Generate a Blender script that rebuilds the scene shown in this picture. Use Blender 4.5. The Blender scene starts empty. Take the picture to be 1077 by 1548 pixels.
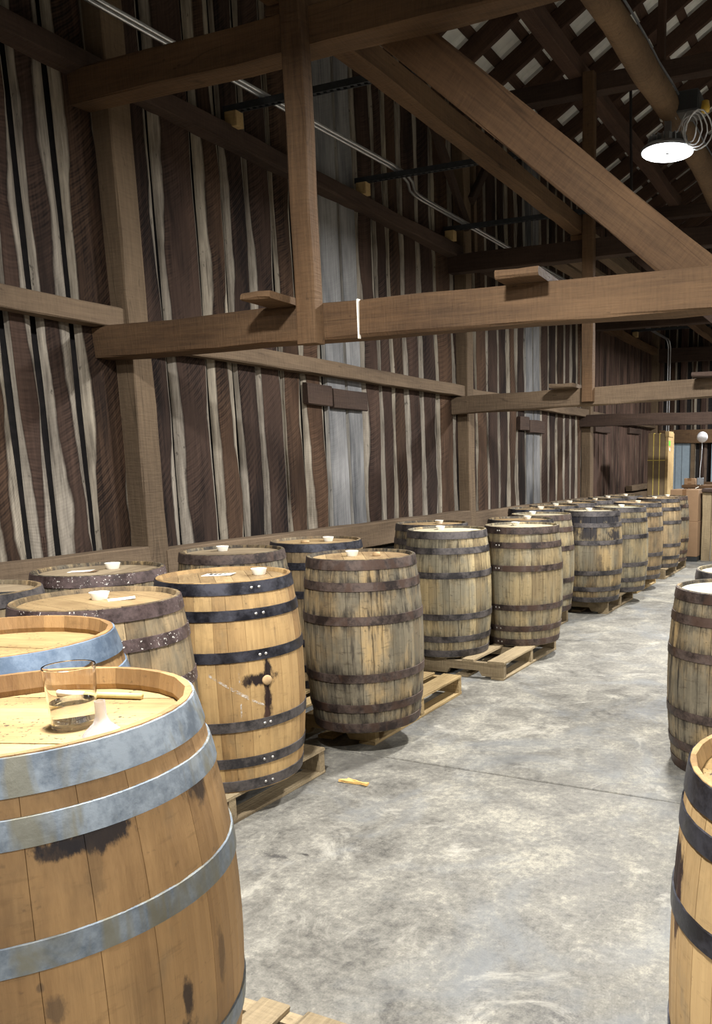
import bpy, math, random
from mathutils import Vector, Matrix
from math import pi, sin, cos

# ------------------------------------------------------------------ camera
S = bpy.context.scene
COL = S.collection
F, PX, PY, YAW, PIT, ROLL, CH = 1212.1, 802.2, 917.8, -.3963, -.1787, -.0064, 1.4875
cd = bpy.data.cameras.new('camera')
cd.sensor_fit = 'HORIZONTAL'; cd.sensor_width = 36
cd.lens = F / 1077 * 36
cd.shift_x = -(PX - 538.5) / 1077
cd.shift_y = (PY - 774) / 1077
cd.clip_start = .02; cd.clip_end = 200
cam = bpy.data.objects.new('camera', cd); COL.objects.link(cam)
fw = Vector((sin(YAW) * cos(PIT), cos(YAW) * cos(PIT), sin(PIT)))
rt = Vector((cos(YAW), -sin(YAW), 0)); up = rt.cross(fw)
r2 = rt * cos(ROLL) + up * sin(ROLL); u2 = -rt * sin(ROLL) + up * cos(ROLL)
m = Matrix((r2, u2, -fw)).transposed().to_4x4(); m.translation = (0, 0, CH)
cam.matrix_world = m
S.camera = cam
# ------------------------------------------------------------------ world and exposure
w = bpy.data.worlds.new('world'); S.world = w; w.use_nodes = True
bg = w.node_tree.nodes['Background']; bg.inputs[0].default_value = (.55, .68, .85, 1); bg.inputs[1].default_value = .25
S.view_settings.view_transform = 'Standard'; S.view_settings.look = 'None'
S.view_settings.gamma = 1; S.view_settings.use_curve_mapping = False
S.view_settings.exposure = 0.38
LAMP_W = 200           # watts of each high-bay lamp
LAMP_Y = [5.39, 1.11, -3.17, 9.67, 13.95]  # last three are unseen lamps, added along the log for brightness
LOG_X = -1.32

random.seed(7)
RV = Vector((cos(YAW), -sin(YAW), 0)); FV = Vector((sin(YAW), cos(YAW), 0))

# ------------------------------------------------------------------ materials
def mat(name):
    mt = bpy.data.materials.new(name); mt.use_nodes = True
    nt = mt.node_tree
    return mt, nt, nt.nodes['Principled BSDF']
def nd(nt, typ, **kw):
    n = nt.nodes.new(typ)
    for k, v in kw.items():
        if k.startswith('_'): setattr(n, k[1:], v)
        else:
            key = int(k[1:]) if k[0] == 'i' and k[1:].isdigit() else k
            s = n.inputs[key]
            if hasattr(v, 'is_output') or isinstance(v, bpy.types.NodeSocket): nt.links.new(v, s)
            else: s.default_value = v
    return n
def coords(nt, scale=(1, 1, 1), off=True, rot=(0, 0, 0)):
    tc = nd(nt, 'ShaderNodeTexCoord')
    v = tc.outputs['Object']
    if off:
        oi = nd(nt, 'ShaderNodeObjectInfo')
        o = nd(nt, 'ShaderNodeVectorMath', _operation='SCALE', i0=oi.outputs['Location'], Scale=3.71)
        v2 = nd(nt, 'ShaderNodeVectorMath', _operation='ADD', i0=v, i1=o.outputs[0]).outputs[0]
        v = v2
    return nd(nt, 'ShaderNodeMapping', Vector=v, Scale=scale, Rotation=rot).outputs[0]
def noise(nt, vec, scale, detail=4, rough=.6, dist=0):
    n = nd(nt, 'ShaderNodeTexNoise', Vector=vec, Scale=scale, Detail=detail, Roughness=rough, Distortion=dist).outputs[0]
    return mth(nt, 'MULTIPLY_ADD', n, 1.7, -.35, clamp=True)
def ramp(nt, fac, *stops):
    r = nd(nt, 'ShaderNodeValToRGB', Fac=fac); e = r.color_ramp.elements
    while len(e) < len(stops): e.new(.5)
    for el, (p, c) in zip(e, stops):
        el.position = p
        el.color = (c, c, c, 1) if not isinstance(c, tuple) else (*c[:3], 1)
    return r.outputs[0]
def mix(nt, fac, a, b, blend='MIX'):
    n = nt.nodes.new('ShaderNodeMix'); n.data_type = 'RGBA'; n.blend_type = blend
    for s, v in ((n.inputs[0], fac), (n.inputs[6], a), (n.inputs[7], b)):
        if isinstance(v, bpy.types.NodeSocket): nt.links.new(v, s)
        elif isinstance(v, tuple): s.default_value = (*v[:3], 1)
        else: s.default_value = v
    return n.outputs[2]
def mth(nt, op, a, b=0., c=None, clamp=False):
    n = nt.nodes.new('ShaderNodeMath'); n.operation = op; n.use_clamp = clamp
    for s, v in zip(n.inputs, (a, b, c if c is not None else 0.)):
        if isinstance(v, bpy.types.NodeSocket): nt.links.new(v, s)
        else: s.default_value = v
    return n.outputs[0]
def bump(nt, b, h, strength=.4, dist=.004):
    bn = nd(nt, 'ShaderNodeBump', Height=h, Strength=strength, Distance=dist)
    nt.links.new(bn.outputs[0], b.inputs['Normal'])
def srgb(r, g, b):
    f = lambda c: ((c / 255 + .055) / 1.055) ** 2.4 if c > 10 else c / 255 / 12.92
    return (f(r), f(g), f(b))

def timber(name, dark, light, axis='X', rough=.85, warm=None, fine=1.0):
    """rough-sawn beam wood with the grain along a local axis"""
    mt, nt, b = mat(name)
    st = {'X': (.35, 1, 1), 'Y': (1, .35, 1), 'Z': (1, 1, .35)}[axis]
    v = coords(nt, st)
    st2 = {'X': (.06, 1, 1), 'Y': (1, .06, 1), 'Z': (1, 1, .06)}[axis]
    v2 = coords(nt, st2)
    st3 = {'X': (1, .12, .12), 'Y': (.12, 1, .12), 'Z': (.12, .12, 1)}[axis]
    v3 = coords(nt, st3)
    big = noise(nt, v, 2.6, 3, .6)
    gr = noise(nt, v2, 55 * fine, 4, .7)
    saw = noise(nt, v3, 90 * fine, 2, .5)
    f1 = mth(nt, 'ADD', mth(nt, 'MULTIPLY', big, .45), mth(nt, 'MULTIPLY', gr, .3))
    f1 = mth(nt, 'ADD', f1, mth(nt, 'MULTIPLY', saw, .12))
    c = ramp(nt, f1, (.1, dark), (.8, light))
    if warm:
        wn = ramp(nt, noise(nt, v, 1.6, 3), (.4, 0.), (.8, 1.))
        c = mix(nt, wn, c, warm, 'MULTIPLY')
    sp = ramp(nt, noise(nt, coords(nt, st), 26, 3, .6), (.8, 0.), (.9, .5))
    c = mix(nt, sp, c, tuple(x * .4 for x in dark))
    # drying checks: thin dark lines that follow the grain
    ck = nd(nt, 'ShaderNodeTexNoise', Vector=v2, Scale=5.5, Detail=2, Roughness=.5).outputs[0]
    ck = mth(nt, 'ABSOLUTE', mth(nt, 'SUBTRACT', ck, .5))
    ck = mth(nt, 'MULTIPLY', ramp(nt, ck, (.002, .45), (.006, 0.)), ramp(nt, noise(nt, v, 1.9, 2), (.45, 0.), (.6, 1.)))
    c = mix(nt, ck, c, tuple(x * .25 for x in dark))
    nt.links.new(c, b.inputs['Base Color']); b.inputs['Roughness'].default_value = rough
    b.inputs['Specular IOR Level'].default_value = .25
    bump(nt, b, mth(nt, 'ADD', gr, mth(nt, 'MULTIPLY', saw, .8)), .5, .006)
    return mt

HOOPZ = [1 - (p + q) / 2 for p, q in ((.0, .058), (.125, .175), (.315, .365), (.645, .695), (.825, .875), (.94, 1.0))]
def barrel_wood(name, light, dark, grey, grey_amt, stain_amt, spots=(), stain=(.018, .014, .012), hoopstain=0., pale=None):
    mt, nt, b = mat(name)
    v = coords(nt, (1, 1, .22)); v2 = coords(nt, (1, 1, .05)); v0 = coords(nt)
    big = noise(nt, v, 5, 4, .6); gr = noise(nt, v2, 70, 4, .7)
    rnd = nd(nt, 'ShaderNodeAttribute', _attribute_name='rnd').outputs['Fac']
    f = mth(nt, 'ADD', mth(nt, 'MULTIPLY', big, .38), mth(nt, 'MULTIPLY', gr, .24))
    f = mth(nt, 'ADD', f, mth(nt, 'MULTIPLY', rnd, .38))
    c = ramp(nt, f, (.2, dark), (.8, light))
    gm = ramp(nt, noise(nt, coords(nt, (1, 1, .45)), 5, 5, .65), (.85 - .55 * grey_amt, 0.), (1.1 - .5 * grey_amt, .92))
    gcol = mix(nt, mth(nt, 'ADD', mth(nt, 'MULTIPLY', gr, .6), mth(nt, 'MULTIPLY', rnd, .4)), tuple(x * .35 for x in grey), grey)
    c = mix(nt, gm, c, gcol)
    # broad weather-darkened patches
    wd = ramp(nt, noise(nt, coords(nt, (1, 1, .8)), 3.3, 5, .7), (.5, 0.), (.85, .8))
    c = mix(nt, mth(nt, 'MULTIPLY', wd, stain_amt), c, tuple(x * .32 for x in grey))
    # saw checks and cross scuffs
    sc = ramp(nt, noise(nt, coords(nt, (.25, .25, 1)), 60, 4, .7), (.62, 0.), (.8, .45))
    c = mix(nt, mth(nt, 'MULTIPLY', sc, stain_amt), c, tuple(x * .4 for x in dark))
    # long dark drip streaks
    dn = noise(nt, coords(nt, (1, 1, .07)), 30, 5, .7)
    dm = mth(nt, 'MULTIPLY', ramp(nt, dn, (.86 - .3 * stain_amt, 0.), (1.02 - .3 * stain_amt, 1.)),
             ramp(nt, noise(nt, coords(nt, (1, 1, .6)), 4, 3), (.35, .05), (.7, 1.)))
    c = mix(nt, mth(nt, 'MULTIPLY', dm, min(1., .45 + stain_amt * .5)), c, stain)
    sp = ramp(nt, noise(nt, v0, 38, 3, .6), (.78, 0.), (.9, .6))
    c = mix(nt, mth(nt, 'MULTIPLY', sp, .3 + stain_amt * .6), c, stain)
    tc = nd(nt, 'ShaderNodeTexCoord'); o = tc.outputs['Object']
    sx = nd(nt, 'ShaderNodeSeparateXYZ', Vector=o)
    if hoopstain:      # iron black run into the oak along the hoop edges
        d = None
        for hz in HOOPZ:
            e = mth(nt, 'ABSOLUTE', mth(nt, 'SUBTRACT', sx.outputs[2], hz * .89))
            d = e if d is None else mth(nt, 'MINIMUM', d, e)
        wn = noise(nt, coords(nt, (1, 1, .16)), 34, 5, .7)
        d = mth(nt, 'ADD', mth(nt, 'DIVIDE', d, .12), mth(nt, 'MULTIPLY', mth(nt, 'SUBTRACT', .62, wn), 1.5))
        c = mix(nt, mth(nt, 'MULTIPLY', ramp(nt, d, (.15, 1.), (.7, 0.)), hoopstain), c, stain)
    if spots:
        th = mth(nt, 'ARCTAN2', sx.outputs[1], sx.outputs[0])
        wob = noise(nt, nd(nt, 'ShaderNodeMapping', Vector=o, Scale=(1, 1, .45)).outputs[0], 24, 5, .7)
        for (a0, z0, ra, rz, k, col) in spots:
            da = mth(nt, 'DIVIDE', mth(nt, 'SUBTRACT', th, a0), ra)
            dz = mth(nt, 'DIVIDE', mth(nt, 'SUBTRACT', sx.outputs[2], z0), rz)
            d = mth(nt, 'ADD', mth(nt, 'MULTIPLY', da, da), mth(nt, 'MULTIPLY', dz, dz))
            d = mth(nt, 'SQRT', d)
            d = mth(nt, 'ADD', d, mth(nt, 'MULTIPLY', mth(nt, 'SUBTRACT', wob, .5), 1.3))
            mk = ramp(nt, d, (.45, k), (.78, 0.))
            c = mix(nt, mk, c, col)
    nt.links.new(c, b.inputs['Base Color']); b.inputs['Roughness'].default_value = .66
    b.inputs['Specular IOR Level'].default_value = .3
    bump(nt, b, mth(nt, 'ADD', gr, mth(nt, 'MULTIPLY', big, .8)), .4, .004)
    return mt

def head_wood(name, light, dark, speck=.3):
    mt, nt, b = mat(name)
    v = coords(nt, (.08, 1, 1)); v0 = coords(nt)
    gr = noise(nt, v, 45, 4, .7); big = noise(nt, coords(nt, (.5, 1, 1)), 5, 4, .6)
    rnd = nd(nt, 'ShaderNodeAttribute', _attribute_name='rnd').outputs['Fac']
    f = mth(nt, 'ADD', mth(nt, 'MULTIPLY', big, .6), mth(nt, 'MULTIPLY', gr, .3))
    f = mth(nt, 'ADD', f, mth(nt, 'MULTIPLY', rnd, .22))
    c = ramp(nt, f, (.28, dark), (.85, light))
    sp = mth(nt, 'MULTIPLY', ramp(nt, noise(nt, v0, 90, 3, .6), (.68, 0.), (.75, 1.)),
             ramp(nt, noise(nt, v0, 7, 2), (.4, 0.), (.6, 1.)))
    c = mix(nt, mth(nt, 'MULTIPLY', sp, speck * 2, clamp=True), c, (.05, .035, .02))
    nt.links.new(c, b.inputs['Base Color']); b.inputs['Roughness'].default_value = .6
    bump(nt, b, gr, .3, .003)
    return mt

def hoop_metal(name, a, bcol, metallic, rough, fleck=0., stain=None):
    mt, nt, b = mat(name)
    v = coords(nt, (1, 1, 1))
    n1 = noise(nt, v, 9, 5, .65); n2 = noise(nt, v, 60, 4, .7)
    c = ramp(nt, mth(nt, 'ADD', mth(nt, 'MULTIPLY', n1, .7), mth(nt, 'MULTIPLY', n2, .35)), (.38, a), (.68, bcol))
    if stain:
        c = mix(nt, ramp(nt, noise(nt, coords(nt, (1, 1, .4)), 8, 4, .6, 1.), (.5, 0.), (.68, .75)), c, stain)
    if fleck:
        fl = mth(nt, 'MULTIPLY', ramp(nt, noise(nt, v, 110, 2, .5), (.74, 0.), (.78, 1.)), ramp(nt, noise(nt, v, 6, 2), (.42, 0.), (.6, 1.)))
        c = mix(nt, mth(nt, 'MULTIPLY', fl, fleck), c, (.7, .66, .6))
        metallic *= .6
    nt.links.new(c, b.inputs['Base Color']); b.inputs['Metallic'].default_value = metallic
    nt.links.new(ramp(nt, n1, (.3, max(0, rough - .12)), (.7, min(1, rough + .15))), b.inputs['Roughness'])
    bump(nt, b, n2, .15, .002)
    return mt

def plain(name, col, rough=.6, metallic=0., var=.12, scale=20, **kw):
    mt, nt, b = mat(name)
    n = noise(nt, coords(nt), scale, 4, .6)
    c = ramp(nt, n, (.3, tuple(x * (1 - var) for x in col)), (.7, tuple(min(1, x * (1 + var)) for x in col)))
    nt.links.new(c, b.inputs['Base Color']); b.inputs['Roughness'].default_value = rough; b.inputs['Metallic'].default_value = metallic
    for k, v in kw.items(): b.inputs[k.replace('_', ' ')].default_value = v
    return mt

def board_face(name, dark, light, saw_amt=.45, edge=None):
    mt, nt, b = mat(name)
    tc = nd(nt, 'ShaderNodeTexCoord'); sx = nd(nt, 'ShaderNodeSeparateXYZ', Vector=tc.outputs['Object'])
    oi = nd(nt, 'ShaderNodeObjectInfo')
    y, z = sx.outputs[1], sx.outputs[2]
    dirn = mth(nt, 'SUBTRACT', mth(nt, 'MULTIPLY', oi.outputs['Random'], 1.1), .95)
    q = mth(nt, 'ADD', z, mth(nt, 'MULTIPLY', y, dirn))
    q = mth(nt, 'ADD', q, mth(nt, 'MULTIPLY', mth(nt, 'MULTIPLY', y, y), -1.3))
    wob = noise(nt, coords(nt), 2.2, 2)
    s = mth(nt, 'SINE', mth(nt, 'MULTIPLY', mth(nt, 'ADD', q, mth(nt, 'MULTIPLY', wob, .08)), 330))
    s2 = mth(nt, 'SINE', mth(nt, 'MULTIPLY', q, 123))
    s = mth(nt, 'ADD', mth(nt, 'MULTIPLY', s, .22), mth(nt, 'MULTIPLY', s2, .22))
    mod = ramp(nt, noise(nt, coords(nt, (1, 1, .4)), 6, 3), (.35, 0.), (.65, 1.))
    gr = noise(nt, coords(nt, (1, 1, .04)), 60, 4, .7)
    big = noise(nt, coords(nt, (1, 1, .3)), 4, 3, .6)
    f = mth(nt, 'ADD', mth(nt, 'MULTIPLY', gr, .4), mth(nt, 'MULTIPLY', big, .6))
    f = mth(nt, 'ADD', f, mth(nt, 'MULTIPLY', mth(nt, 'MULTIPLY', s, mod), saw_amt * .5))
    f = mth(nt, 'ADD', f, mth(nt, 'MULTIPLY', mth(nt, 'SUBTRACT', oi.outputs['Random'], .5), .25))
    c = ramp(nt, f, (.22, dark), (.9, light))
    if edge:
        ed = nd(nt, 'ShaderNodeAttribute', _attribute_name='edge').outputs['Fac']
        en = mth(nt, 'ADD', ed, mth(nt, 'MULTIPLY', mth(nt, 'SUBTRACT', noise(nt, coords(nt, (1, 1, .25)), 16, 4, .65), .5), .35))
        ef = mth(nt, 'ADD', mth(nt, 'MULTIPLY', gr, .5), mth(nt, 'MULTIPLY', noise(nt, coords(nt, (1, 1, .3)), 7, 4, .65), .5))
        ec = ramp(nt, ef, (.2, edge[0]), (.85, edge[1]))
        kn = ramp(nt, noise(nt, coords(nt, (1, 1, .5)), 26, 3, .6), (.76, 0.), (.88, .65))
        ec = mix(nt, kn, ec, tuple(x * .3 for x in edge[0]))
        c = mix(nt, ramp(nt, en, (.02, 0.), (.3, .45)), c, tuple(x * .7 for x in dark))
        c = mix(nt, ramp(nt, en, (.28, 0.), (.62, 1.)), c, ec)
    nt.links.new(c, b.inputs['Base Color']); b.inputs['Roughness'].default_value = .9
    b.inputs['Specular IOR Level'].default_value = .15
    bump(nt, b, mth(nt, 'ADD', gr, mth(nt, 'MULTIPLY', s, saw_amt)), .4, .004)
    return mt
def concrete(name):
    mt, nt, b = mat(name)
    v = coords(nt, off=False)
    n1 = noise(nt, v, .9, 5, .6, .4); n2 = noise(nt, v, 5, 6, .7, .5); n3 = noise(nt, v, 38, 4, .7); n4 = noise(nt, v, 150, 2, .6)
    f = mth(nt, 'ADD', mth(nt, 'MULTIPLY', n1, .35), mth(nt, 'MULTIPLY', n2, .5))
    f = mth(nt, 'ADD', f, mth(nt, 'MULTIPLY', n3, .38)); f = mth(nt, 'ADD', f, mth(nt, 'MULTIPLY', n4, .17))
    c = ramp(nt, f, (.42, srgb(70, 68, 65)), (.74, srgb(119, 116, 108)), (1.02, srgb(164, 159, 144)))
    bl = ramp(nt, noise(nt, v, 1.7, 4, .65, .6), (.5, 0.), (.8, .6))
    c = mix(nt, bl, c, srgb(112, 115, 117))
    wh = ramp(nt, noise(nt, v, 3.3, 6, .75, .8), (.6, 0.), (.85, .6))
    c = mix(nt, wh, c, srgb(176, 172, 160))
    pit = ramp(nt, noise(nt, v, 55, 3, .6), (.8, 0.), (.9, .6))
    c = mix(nt, pit, c, srgb(70, 66, 60))
    dirt = mth(nt, 'MULTIPLY', ramp(nt, noise(nt, v, 22, 5, .75), (.62, 0.), (.85, .7)), ramp(nt, noise(nt, v, 2.4, 3), (.4, 0.), (.65, 1.)))
    c = mix(nt, dirt, c, srgb(84, 81, 76))
    hl = nd(nt, 'ShaderNodeTexNoise', Vector=v, Scale=2.3, Detail=5, Roughness=.6, Distortion=.6).outputs[0]
    hl = mth(nt, 'MULTIPLY', ramp(nt, mth(nt, 'ABSOLUTE', mth(nt, 'SUBTRACT', hl, .5)), (.0015, .5), (.004, 0.)), ramp(nt, noise(nt, v, 1.5, 2), (.55, 0.), (.7, 1.)))
    c = mix(nt, hl, c, srgb(80, 76, 72))
    # old oil scuff on the slab between the first and second pallet, and broad grey spots
    sx = nd(nt, 'ShaderNodeSeparateXYZ', Vector=nd(nt, 'ShaderNodeTexCoord').outputs['Object'])
    wob = noise(nt, v, 30, 5, .75)
    for (x0, y0, rx, ry, k, col) in ((-2.03, 2.27, .10, .035, .9, srgb(48, 46, 46)), (-1.93, 2.32, .035, .014, .9, srgb(40, 38, 38)),
                                     (-2.1, 2.2, .16, .09, .45, srgb(105, 103, 100)), (-.83, 2.5, .16, .3, .35, srgb(110, 108, 104)),
                                     (-1.1, 4.6, .3, .4, .35, srgb(118, 120, 124)), (-2.3, 3.2, .2, .22, .5, srgb(108, 105, 100))):
        da = mth(nt, 'DIVIDE', mth(nt, 'SUBTRACT', sx.outputs[0], x0), rx)
        db = mth(nt, 'DIVIDE', mth(nt, 'SUBTRACT', sx.outputs[1], y0), ry)
        d = mth(nt, 'SQRT', mth(nt, 'ADD', mth(nt, 'MULTIPLY', da, da), mth(nt, 'MULTIPLY', db, db)))
        d = mth(nt, 'ADD', d, mth(nt, 'MULTIPLY', mth(nt, 'SUBTRACT', wob, .4), 2.2))
        c = mix(nt, ramp(nt, d, (.25, k), (1., 0.)), c, col)
    nt.links.new(c, b.inputs['Base Color'])
    nt.links.new(ramp(nt, n2, (.3, .5), (.7, .8)), b.inputs['Roughness'])
    b.inputs['Specular IOR Level'].default_value = .35
    bump(nt, b, mth(nt, 'ADD', n2, mth(nt, 'ADD', mth(nt, 'MULTIPLY', n3, .5), mth(nt, 'MULTIPLY', n4, .3))), .35, .006)
    return mt

M = {}
M['frame'] = timber('rough sawn brown timber', srgb(52, 39, 29), srgb(118, 92, 66), warm=(.9, .82, .74))
M['frame_d'] = timber('dark aged timber', srgb(36, 28, 25), srgb(84, 67, 57))
M['post'] = timber('grey brown post timber', srgb(68, 56, 44), srgb(124, 105, 83))
M['girt'] = timber('dusty girt timber', srgb(66, 54, 43), srgb(126, 107, 86))
M['roofw'] = timber('brown roof timber', srgb(44, 32, 27), srgb(104, 80, 66))
M['newwood'] = timber('pale new lumber', srgb(140, 114, 76), srgb(190, 166, 120))
M['pallet'] = timber('weathered pallet wood', srgb(84, 71, 54), srgb(172, 154, 122), fine=1.4)
M['pallet_b'] = timber('yellow pallet wood', srgb(108, 88, 58), srgb(186, 162, 118), fine=1.4)
M['log'] = timber('round log timber', srgb(64, 49, 36), srgb(124, 100, 74), fine=1.3)
M['face'] = board_face('dark sawn board face', srgb(22, 17, 16), srgb(78, 61, 52), .8, edge=(srgb(72, 66, 60), srgb(170, 161, 147)))
M['face_b'] = board_face('warm sawn board face', srgb(27, 20, 17), srgb(90, 69, 54), .8, edge=(srgb(76, 69, 61), srgb(174, 164, 147)))
M['face_g'] = board_face('blue grey weathered board', srgb(60, 62, 66), srgb(150, 149, 148), .12, edge=(srgb(90, 88, 86), srgb(168, 164, 156)))
M['face_r'] = board_face('reddish sawn board', srgb(38, 29, 26), srgb(110, 87, 76), .2, edge=(srgb(52, 43, 38), srgb(120, 104, 90)))
M['backing'] = plain('dark outer siding', srgb(26, 22, 22), .95, var=.4)
M['concrete'] = concrete('old concrete')
M['joint'] = plain('joint dirt', srgb(70, 66, 60), .95)
M['foundation'] = plain('foundation stone', srgb(70, 64, 58), .95, var=.4, scale=6)
M['steel'] = plain('dark strut steel', srgb(72, 76, 80), .5, .7)
M['emt'] = plain('galvanised conduit', srgb(200, 202, 205), .32, .9, var=.06)
M['roofmetal'] = plain('galvanised roofing', srgb(244, 244, 238), .35, .0, var=.08, scale=5)
M['white'] = plain('white plastic', srgb(238, 234, 222), .45, var=.03)
M['paper'] = plain('white paper', srgb(240, 236, 226), .8, var=.03)
M['ink'] = plain('printed ink', srgb(60, 58, 56), .8)
M['alu'] = plain('lamp aluminium', srgb(150, 155, 160), .4, .7)
M['boxblack'] = plain('black driver box', srgb(40, 42, 44), .5)
M['yellow'] = plain('yellow plug', srgb(200, 165, 60), .5)
M['cable'] = plain('white cable', srgb(215, 218, 222), .5)
M['card'] = plain('brown cardboard', srgb(130, 103, 76), .85, var=.06, scale=4)
M['tape'] = plain('tan packing tape', srgb(112, 84, 58), .3, var=.05)
M['crate'] = plain('strapped crate wrap', srgb(116, 98, 72), .5, var=.12, scale=5)
M['strap'] = plain('yellow strapping', srgb(208, 186, 96), .45)
M['door'] = plain('blue grey door paint', srgb(128, 142, 152), .55, var=.05)
M['green'] = plain('green sticker', srgb(98, 190, 60), .6)
M['bung'] = plain('oak bung', srgb(176, 146, 106), .7)
M['iron'] = plain('dark iron', srgb(48, 44, 44), .6, .5)
M['chalk'] = plain('chalk', srgb(205, 198, 186), .95)
nt = M['chalk'].node_tree; b = nt.nodes['Principled BSDF']
nt.links.new(ramp(nt, noise(nt, coords(nt), 70, 4, .7), (.35, 0.), (.75, .8)), b.inputs['Alpha'])
M['rivet'] = plain('bright rivet', srgb(185, 182, 178), .35, .8)
M['pen'] = plain('pale wooden stick', srgb(196, 178, 118), .5)
M['chip'] = plain('split oak chip', srgb(212, 172, 104), .7)
M['water'], nt, b = mat('water')
b.inputs['Base Color'].default_value = (.98, 1, 1, 1); b.inputs['Roughness'].default_value = 0; b.inputs['Transmission Weight'].default_value = 1; b.inputs['IOR'].default_value = 1.33
M['glass'], nt, b = mat('clear glass')
b.inputs['Base Color'].default_value = (.99, .985, .99, 1); b.inputs['Roughness'].default_value = .02; b.inputs['Transmission Weight'].default_value = 1; b.inputs['IOR'].default_value = 1.45
M['frost'], nt, b = mat('cloudy clear plastic')
b.inputs['Base Color'].default_value = (.95, .93, .94, 1); b.inputs['Roughness'].default_value = .25; b.inputs['Transmission Weight'].default_value = .75; b.inputs['IOR'].default_value = 1.3
M['lens'], nt, b = mat('lit lamp lens')
b.inputs['Base Color'].default_value = (1, 1, 1, 1); b.inputs['Emission Color'].default_value = (.95, .98, 1, 1); b.inputs['Emission Strength'].default_value = 14
M['globe'], nt, b = mat('opal lamp globe')
b.inputs['Base Color'].default_value = (.85, .85, .88, 1); b.inputs['Roughness'].default_value = .2

# barrel looks: (wood, head, hoop)
DK = (.012, .01, .012)
M['w_new'] = barrel_wood('honey oak staves', srgb(174, 139, 94), srgb(106, 78, 49), srgb(130, 114, 90), .45, .45,
    spots=((-.36, .785, .32, .034, .95, DK), (-.5, .778, .16, .022, .8, DK), (.3, .79, .15, .06, .8, DK), (.0, .44, .05, .09, .85, DK), (-.06, .37, .16, .06, .8, DK),
           (.28, .45, .05, .09, .5, DK), (-.61, .53, .07, .035, .6, (.05, .035, .025)), (-.65, .575, .025, .012, .6, (.05, .035, .025)), (-.38, .72, .06, .07, .35, (.07, .045, .025))))
M['w_new2'] = barrel_wood('honey oak staves plain', srgb(174, 139, 94), srgb(106, 78, 49), srgb(130, 114, 90), .45, .45)
M['w_gold'] = barrel_wood('golden oak staves with bung stain', srgb(190, 158, 108), srgb(124, 94, 58), srgb(146, 130, 100), .4, .45, hoopstain=.25,
    spots=((-.46, .48, .30, .045, 1., (.015, .008, .007)), (-.36, .39, .10, .14, 1., (.02, .009, .007)), (-.335, .525, .07, .10, 1., (.015, .008, .007)), (-.64, .485, .08, .04, .9, (.015, .008, .007)),
           (-.38, .33, .06, .05, .7, (.06, .03, .02))))
M['w_gold2'] = barrel_wood('golden oak staves', srgb(186, 156, 110), srgb(122, 94, 60), srgb(146, 130, 104), .45, .45,
    spots=((-2.80, .66, .26, .12, 1., (.02, .009, .007)), (-2.68, .60, .1, .09, .9, (.03, .012, .01))))
M['w_mid'] = barrel_wood('tan weathered oak staves', srgb(172, 148, 110), srgb(98, 80, 58), srgb(130, 119, 98), .75, .65, hoopstain=.5)
M['w_old'] = barrel_wood('grey brown weathered staves', srgb(176, 150, 106), srgb(84, 69, 50), srgb(132, 124, 106), 1., 1., hoopstain=.85)
M['w_old2'] = barrel_wood('pale weathered staves', srgb(182, 163, 122), srgb(98, 83, 60), srgb(150, 142, 120), .9, .85, hoopstain=.6)
M['w_dark'] = barrel_wood('weathered staves stained black at top', srgb(180, 156, 112), srgb(92, 76, 54), srgb(140, 132, 112), .85, .85, hoopstain=.7,
    spots=((-1.3, .82, 2.6, .12, .95, (.012, .012, .018)), (-1.3, .68, .5, .11, .85, (.012, .012, .018)), (-.4, .66, .4, .1, .9, (.012, .012, .018)), (-2.1, .70, .5, .1, .8, (.012, .012, .018)), (-.98, .42, .14, .1, .5, (.02, .02, .025))))
M['h_new'] = head_wood('pale oak head', srgb(180, 154, 106), srgb(118, 92, 56), 1.)
M['h_mid'] = head_wood('tan oak head', srgb(180, 154, 112), srgb(112, 88, 58), .5)
M['h_grey'] = head_wood('dusty grey oak head', srgb(168, 150, 122), srgb(100, 84, 64), .3)
M['h_white'] = head_wood('bleached oak head', srgb(190, 182, 156), srgb(138, 126, 100), .3)
M['galv'] = hoop_metal('galvanised hoop', srgb(98, 108, 119), srgb(138, 147, 155), .45, .5, stain=srgb(118, 113, 92))
M['galvb'] = hoop_metal('blue galvanised hoop', srgb(100, 117, 138), srgb(134, 150, 168), .45, .5)
M['black'] = hoop_metal('black steel hoop', srgb(34, 34, 40), srgb(68, 68, 76), .6, .4)
M['rust'] = hoop_metal('rusty brown hoop', srgb(44, 36, 34), srgb(92, 78, 71), .4, .55, stain=srgb(74, 54, 43))
M['dark'] = hoop_metal('dark steel hoop', srgb(52, 50, 52), srgb(98, 92, 90), .5, .5)
M['fleck'] = hoop_metal('flecked rusty hoop', srgb(50, 38, 36), srgb(92, 76, 74), .4, .5, fleck=.95)

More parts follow.
